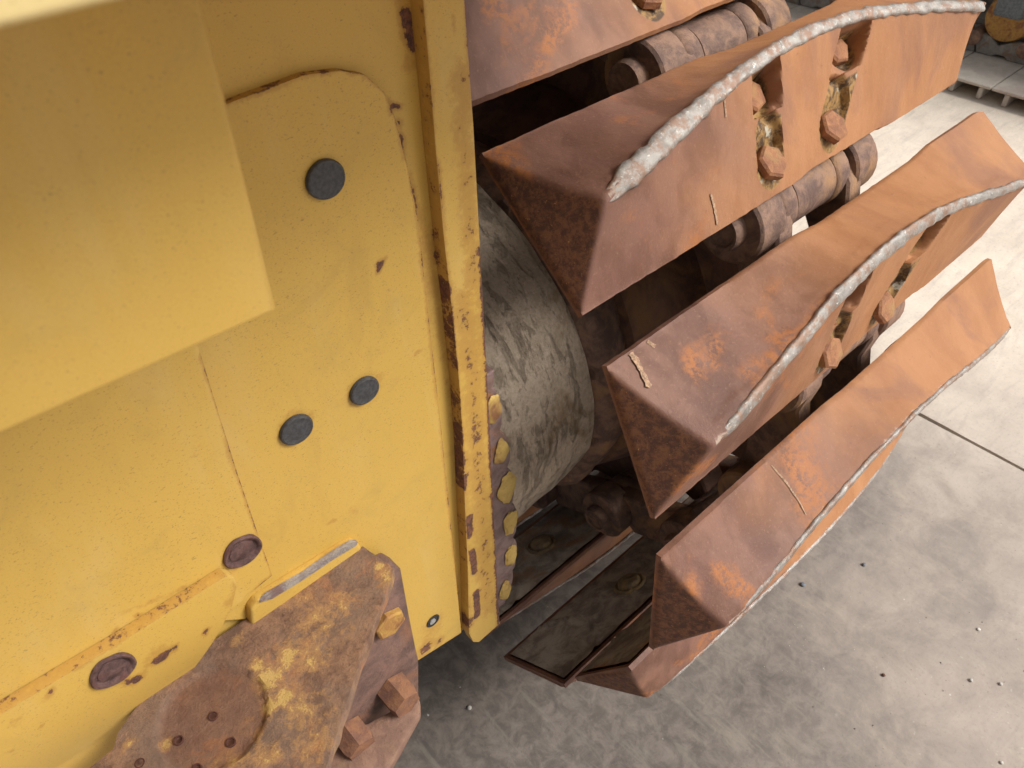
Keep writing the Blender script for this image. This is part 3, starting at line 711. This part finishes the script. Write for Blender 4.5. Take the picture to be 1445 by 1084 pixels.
# left plate
plate('side_plate', [(-200, 300), (225, 320), (283, 500), (305, 572), (333, 662), (362, 748), (384, 812), (355, 836), (250, 930), (0, 1120), (-200, 1280)], .480, .0125, M['yellow'], DZ, .0065,
    rust_field([([(283, 500), (305, 572), (333, 662), (362, 748), (384, 812), (345, 842)], .0016, .78), ([(165, 868), (250, 835)], .004, .50), ([(-50, 1030), (330, 806)], .0025, .62)],
               [(288, 628, 4, .9), (118, 706, 6, .75), (32, 622, 5, .7), (68, 755, 5, .7), (197, 866, 5, .8), (162, 892, 5, .7), (275, 640, 8, .4), (256, 832, 4, .8), (78, 944, 4, .8), (357, 770, 10, .45), (300, 780, 6, .3)], .48), label='yellow plate left of the panel, rust along its edge')
LIPX, LIPZ = onY((0, 1008), .468).x, onY((0, 1008), .468).z
lip = plate('lip_plate', [(-200, 1125), (0, 1008), (160, 912), (318, 813), (330, 815), (334, 826), (328, 856), (305, 910), (270, 980), (230, 1060), (200, 1150), (-200, 1420)], .468, .0115, M['yellow'], DZ, .0065,
    rust_field([([(-60, 1044), (0, 1008), (160, 912), (318, 813)], .0012, .66), ([(318, 813), (332, 830), (318, 880)], .003, .5)],
               [(245, 918, 7, 1.1), (232, 930, 8, 1.1), (218, 938, 6, 1.1), (195, 962, 8, 1.15), (182, 964, 6, 1.), (292, 894, 6, 1.), (222, 906, 4, .9), (74, 976, 5, .9), (70, 982, 8, .5), (55, 1028, 4, 1.), (16, 1066, 4, 1.), (322, 848, 5, .7), (225, 925, 20, .42), (20, 1020, 10, .5), (170, 960, 14, .4)], .468),
    yfun=lambda x, z: 1.6 * min(.12, max(0, (LIPZ + (x - LIPX) * -.09) - .018 - z)) ** 2, label='lower lip plate curving under, chipped yellow paint')
# bar with scraped top edge by the hitch
bar = [onY(p, .478) for p in ((358, 884), (357, 866), (367, 853), (430, 814), (496, 773), (506, 769), (513, 775), (520, 792), (365, 900))]
bb = prism_bm([q + Vector((0, .004, 0)) for q in bar], Vector((0, .013, 0))); bevel(bb, .0035, 3, 20)
me = bpy.data.meshes.new('stop_bar'); bb.to_mesh(me); bb.free()
# scraped along the top
fb = rust_field([([(360, 860), (500, 772)], .0030, .40)], [], .478)
fattr(me, 'rust', [fb(v.co.x, v.co.z) for v in me.vertices]); me.materials.append(M['yellow'])
smooth(obj('stop_bar', me, None, DZ), 40)
tp = [onY(p, .4815) for p in ((368, 853), (380, 843), (430, 812), (470, 785), (498, 769), (505, 767), (503, 773), (470, 794), (432, 818), (385, 848))]
tb = prism_bm([v + Vector((0, -.001, .0045 + .0012 * math.sin(i * 2.1))) for i, v in enumerate(tp)], Vector((0, .0045, 0)))
smooth(obj('scraped_edge', tb, mat_rustpart('scraped_steel', (.24, .20, .19), (.36, .32, .28), (.20, .13, .12), 70), DZ), 30)

# plugs
def disc(name, p, y, r, mat, parent=DZ, dome=.004, rim=True, label=None):
    c = onY(p, y)
    pr = [(0, r * 1.0), (-.002, r), (-.0035, r * .95), (-.004, r * .86), (-.0036, r * .80), (-.0042, r * .5), (-.0045, r * .02)] if rim else [(0, r), (-.003, r * .97), (-.005, r * .8), (-.006, r * .02)]
    bm = lathe_bm([(a, q) for a, q in pr], 48, 'Y', None, (0, 0, 0))
    for v in bm.verts:
        v.co += Vector((noise.noise((v.co * 40)), 0, noise.noise(v.co * 40 + Vector((5, 5, 5))))) * .0012
    o = obj(name, bm, mat, parent, label); o.location = (c.x, y, c.z); return smooth(o, 40)
disc('round_plug', (458, 252), .4925, .0160, M['plug'], label='dark grey round plug near the panel top')
disc('round_plug', (513, 550), .4925, .0152, M['plug'], label='dark grey round plug, right one of the lower pair')
disc('round_plug', (417, 605), .4925, .0158, M['plug'], label='dark grey round plug, left one of the lower pair')
for (p, y, lb) in (((341, 777), .4795, 'rusty recessed plug beside the panel edge'), ((158, 945), .4675, 'rusty recessed plug on the lip plate')):
    c = onY(p, y)
    bm = lathe_bm([(0, .0185), (-.002, .0185), (-.0035, .0170), (-.003, .0150), (.001, .0132), (.0012, .012), (-.001, .0105), (-.002, .0002)], 44, 'Y')
    for v in bm.verts: v.co += Vector((noise.noise(v.co * 60), .3 * noise.noise(v.co * 90), noise.noise(v.co * 60 + Vector((9, 0, 0))))) * .0022
    o = obj('rusty_plug', bm, M['rplug'], DZ, lb); o.location = c; smooth(o, 50)
c = onY((611, 876), .4925)
rg = obj('drain_hole', lathe_bm([(0, .0105), (-.0008, .0105), (-.0009, .0080), (.002, .0076), (.0022, .0002)], 36, 'Y'), M['black'], DZ); rg.location = c
o = obj('drain_screw', lathe_bm([(.0015, .0050), (-.0012, .0048), (-.0018, .0002)], 24, 'Y'), mat_plain('bright_screw', (.5, .5, .5), .35, 90, .3, .4), rg); o.location = (-.001, 0, -.0005)

M['hbolt'] = mat_rustpart('hitch_bolt_rust', (.16, .075, .05), (.26, .12, .06), (.30, .16, .07), 40)
M['holes'] = mat_plain('rust_hole', (.07, .022, .014), .85)
# ------------------------------------------------------------------ hitch
HT = bpy.data.objects.new('hitch', None); COL.objects.link(HT); HT.parent = DZ; HT['label'] = 'rusty tow hitch with flaking yellow paint'; HT.location = (.2, .45, H - .8)
def hobj(*a, **k):
    o = obj(*a, **k); o.parent = HT; o.matrix_parent_inverse = Matrix.Translation(-HT.location); return o
ZT = H - .705
tp_px = [(512, 771), (556, 802), (553, 815), (507, 936), (460, 1084), (430, 1180), (340, 1300), (60, 1300), (60, 1180), (126, 1084), (160, 1056), (166, 1034), (192, 998), (240, 960), (300, 905), (350, 871)]
tpts = [onZ(p, ZT) for p in tp_px]
bm = bmesh.new(); f = bm.faces.new([bm.verts.new(p) for p in tpts])
for ax in (0, 1):
    lo = min(p[ax] for p in tpts); hi = max(p[ax] for p in tpts); v0 = lo + .004
    while v0 < hi:
        no = (1, 0, 0) if ax == 0 else (0, 1, 0)
        bmesh.ops.bisect_plane(bm, geom=bm.verts[:] + bm.edges[:] + bm.faces[:], plane_co=(v0, v0, 0), plane_no=no, dist=1e-5); v0 += .004
rim = [e for e in bm.edges if len(e.link_faces) == 1]
r = bmesh.ops.extrude_edge_only(bm, edges=rim)
for v in [v for v in r['geom'] if isinstance(v, bmesh.types.BMVert)]:
    v.co.z -= .016; v.co.x += .0015 * noise.noise(v.co * 60); v.co.y += .0015 * noise.noise(v.co * 60 + Vector((7, 0, 0)))
bmesh.ops.recalc_face_normals(bm, faces=bm.faces[:])
if max(bm.faces, key=lambda q: q.calc_center_median().z).normal.z < 0: bmesh.ops.reverse_faces(bm, faces=bm.faces[:])
es = [e for e in bm.edges if len(e.link_faces) == 2 and e.calc_face_angle(0) > 1.0 and min(e.verts[0].co.z, e.verts[1].co.z) > ZT - 1e-4]
bmesh.ops.bevel(bm, geom=es, offset=.002, segments=2, affect='EDGES', profile=.5, clamp_overlap=True)
pc = onZ((300, 1012), ZT); rr = (onZ((376, 1012), ZT) - pc).length
paint = []; hole = []; cap = []
spots = [(onZ(p, ZT), r_, s_) for p, r_, s_ in (((375, 960), .016, .62), ((400, 985), .012, .60), ((362, 938), .008, .62), ((380, 995), .012, .72), ((405, 920), .014, .50), ((450, 880), .03, .34), ((430, 1000), .028, .36), ((232, 1048), .008, .7), ((350, 1010), .008, .4), ((330, 1070), .014, .55), ((360, 1035), .010, .5), ((405, 930), .010, .6), ((545, 812), .01, .5), ((440, 930), .02, .42), ((300, 1082), .014, .5), ((420, 840), .02, .28), ((480, 850), .02, .3), ((335, 905), .01, .45), ((180, 1050), .006, .5), ((535, 800), .006, .75), ((380, 1060), .02, .35), ((440, 1050), .02, .33))]
hls = [onZ(p, ZT) for p in ((299, 1008), (250, 1042), (324, 1045), (197, 1077), (276, 1082))]
for v in bm.verts:
    d = (v.co.xy - pc.xy).length
    if v.co.z > ZT - .004:
        v.co.z -= .0050 * (1 - sst(d, rr * .95, rr)) + .0005 * (noise.noise(v.co * 26)) + .0003 * noise.noise(v.co * 90)
    hh = 0
    for q in hls:
        e = (v.co.xy - q.xy).length
        if e < .009: hh = max(hh, .55 * (1 - sst(e, .003, .009)))
    p_ = .15 + 1.15 * max([s_ * math.exp(-((v.co.xy - q.xy).length / r_) ** 2) for q, r_, s_ in spots])
    if d < rr: p_ -= .14
    cap.append(1 - sst(d, rr * .9, rr * 1.03))
    paint.append(p_); hole.append(hh)
me = bpy.data.meshes.new('top_plate'); bm.to_mesh(me); bm.free(); fattr(me, 'paint', paint); fattr(me, 'hole', hole); fattr(me, 'cap', cap); me.materials.append(M['bracket'])
o = hobj('top_plate', me, label='rusty flat top plate with a round pin cap and flaking yellow paint'); smooth(o, 40)
for q in hls:
    d = hobj('drilled_hole', lathe_bm([(-.003, .0045), (.0003, .0044), (.0004, .0034), (-.0022, .0030), (-.0024, .0001)], 24, 'Z'), M['holes']); d.location = (q.x, q.y, q.z - (.0036 if (q.xy - pc.xy).length < rr else 0)); smooth(d, 40)
# bolted back plate
bp = [onY(p, .462) for p in ((500, 772), (554, 796), (566, 803), (578, 870), (591, 935), (591, 1004), (570, 1060), (540, 1110), (300, 1190), (300, 900))]
for q in bp: q.z = min(q.z, H - .7225)
b = prism_bm(bp, Vector((0, .022, 0))); bevel(b, .002, 2, 25)
smooth(hobj('back_plate', b, mat_rustpart('hitch_iron', (.11, .062, .050), (.19, .105, .08), (.22, .10, .055), 34)), 40)
for p, lm in (((547, 877), 'ybolt'), ((552, 968), 'hbolt'), ((490, 1030), 'hbolt')):
    c = onY(p, .462)
    bm = hex_bm(.0225 if lm == 'hbolt' else .021, .034 if lm == 'hbolt' else .008)
    o = hobj('hitch_bolt', bm, M[lm]); o.location = (c.x, .4615, c.z); o.rotation_euler = (math.pi / 2, 0.4, 0); smooth(o, 30)
# lower plate
ZL = H - .985
lp = [onZ(p, ZL) for p in ((592, 985), (592, 1005), (548, 1084), (500, 1180), (380, 1240), (300, 1240), (300, 1080), (520, 1020), (575, 990))]
b = prism_bm(lp, Vector((0, 0, -.02))); bevel(b, .003, 2, 25)
smooth(hobj('lower_plate', b, mat_rustpart('brown_iron', (.19, .105, .075), (.27, .155, .105), (.24, .15, .08), 30)), 40)

# ------------------------------------------------------------------ second machine in the yard
BZ = thing('parked_bulldozer', 'second bulldozer standing behind, only its dusty lower track in view', 'bulldozer', (4.2, 1.2, 0))
bi = Matrix.Translation((-4.2, -1.2, 0))
def bobj(*a, **k):
    o = obj(*a, **k); o.parent = BZ; o.matrix_parent_inverse = bi; return o
def bshoe():
    bm = bmesh.new(); p = .26
    box_bm(0, .90, .003, p - .003, .060, .074, .003, 1, bm)
    b2 = bmesh.new()
    for k, yy in enumerate((.035, .17)):
        box_bm(.004, .88, yy, yy + .022, 0.004, .058, .004, 1, b2) 
    me = bpy.data.meshes.new('t'); b2.to_mesh(me); b2.free(); bm.from_mesh(me); bpy.data.meshes.remove(me)
    return bm
bs_ = bshoe(); BSH = bpy.data.meshes.new('track_shoe'); bs_.to_mesh(BSH); bs_.free(); BSH.materials.append(M['pale'])
for k in range(-4, 9):
    o = bobj('track_shoe', BSH); o.location = (4.24, 1.206 + .26 * k, .001)
    for x in (4.62, 4.74):
        b = bmesh.new()
        pr = [Vector((x, 1.206 + .26 * k + a, h)) for a, h in ((.0, .076), (.02, .14), (.06, .17), (.10, .16), (.16, .13), (.20, .17), (.25, .17), (.268, .12), (.25, .077), (.17, .075), (.15, .09), (.11, .09), (.09, .075))]
        b = prism_bm(pr, Vector((.035, 0, 0))); bevel(b, .005, 1)
        smooth(bobj('track_link', b, M['grey']), 40)
    smooth(bobj('track_pin', lathe_bm([(4.585, .03), (4.59, .038), (4.80, .038), (4.805, .03)], 20, 'X', None, (0, 1.206 + .26 * k + .02, .15)), M['link']), 40)
for y in (1.36, 1.80, 2.24, 2.68, 3.1):
    smooth(bobj('track_roller', lathe_bm([(4.60, .06), (4.61, .11), (4.65, .12), (4.67, .09), (4.78, .09), (4.8, .12), (4.84, .11)], 28, 'X', None, (0, y, .27)), M['ybolt']), 40)
    smooth(bobj('roller_cap', bevel(box_bm(4.56, 4.64, y - .07, y + .07, .28, .40), .015, 2), M['greybolt']), 40)
bobj('roller_frame', box_bm(4.66, 5.1, .2, 4.2, .36, .8, .02), M['black'])
bobj('machine_body', box_bm(5.3, 7.4, .0, 4.5, .4, 2.2, .03), M['black'])

# ------------------------------------------------------------------ small stones on the slab
for (p, r, mt, lb) in (((1133, 825), .006, 'stone', 'small blue-grey pebble nearest the lowest track shoe'), ((1219, 797), .005, 'stone', 'small blue-grey pebble right of the nearest one'),
                       ((1370, 960), .0045, 'wstone', 'white crumb of stone at the end of a pale scrape'), ((1412, 965), .004, 'wstone', 'tiny white crumb near the right edge'),
                       ((1381, 888), .004, 'wstone', 'tiny pale crumb alone on the slab on the right'), ((662, 999), .005, 'wstone', 'small pale crumb on dark slab beside the hitch'),
                       ((1413, 1076), .0035, 'wstone', 'pale crumb in the bottom right corner'), ((1247, 953), .004, 'dark', 'flat brown crumb in the middle of the pale slab')):
    c = onZ(p, r * .5); b = bmesh.new(); bmesh.ops.create_icosphere(b, subdivisions=2, radius=r)
    for v in b.verts: v.co *= 1 + .35 * noise.noise(v.co * 120 + Vector((p[0], 0, 0))); v.co.z *= .7
    o = obj('pebble', b, M[mt]); o.location = (c.x, c.y, r * .5); o['label'] = lb; o['category'] = 'pebble'; o['group'] = 'crumbs of stone lying on the concrete'; smooth(o, 60)

# ------------------------------------------------------------------ fine grit and rust crumbs fallen round the track
rg_ = random.Random(11); bm = bmesh.new()
for k in range(1500):
    if k < 900:
        x = rg_.gauss(1.0, .45); y = rg_.gauss(.45, .45)
    else:
        x = rg_.uniform(.1, 3.8); y = rg_.uniform(-.5, 3.0)
    r_ = rg_.uniform(.0005, .0013) * (2.0 if rg_.random() < .04 else 1)
    c = Vector((x, y, r_ * .4)); vs = []
    for a in range(4):
        t = a * 1.571 + rg_.random(); vs.append(bm.verts.new(c + Vector((math.cos(t) * r_ * rg_.uniform(.7, 1.5), math.sin(t) * r_ * rg_.uniform(.7, 1.5), -r_ * .4))))
    top = bm.verts.new(c + Vector((rg_.uniform(-.3, .3) * r_, rg_.uniform(-.3, .3) * r_, r_ * .7)))
    for a in range(4): bm.faces.new((vs[a], vs[(a + 1) % 4], top))
o = obj('grit', bm, mat_rustpart('grit_mix', (.10, .07, .05), (.30, .24, .18), (.50, .46, .40), 5), None, None, 'stuff')
o['label'] = 'fine grit and rust crumbs scattered on the concrete round the track'; o['category'] = 'grit'
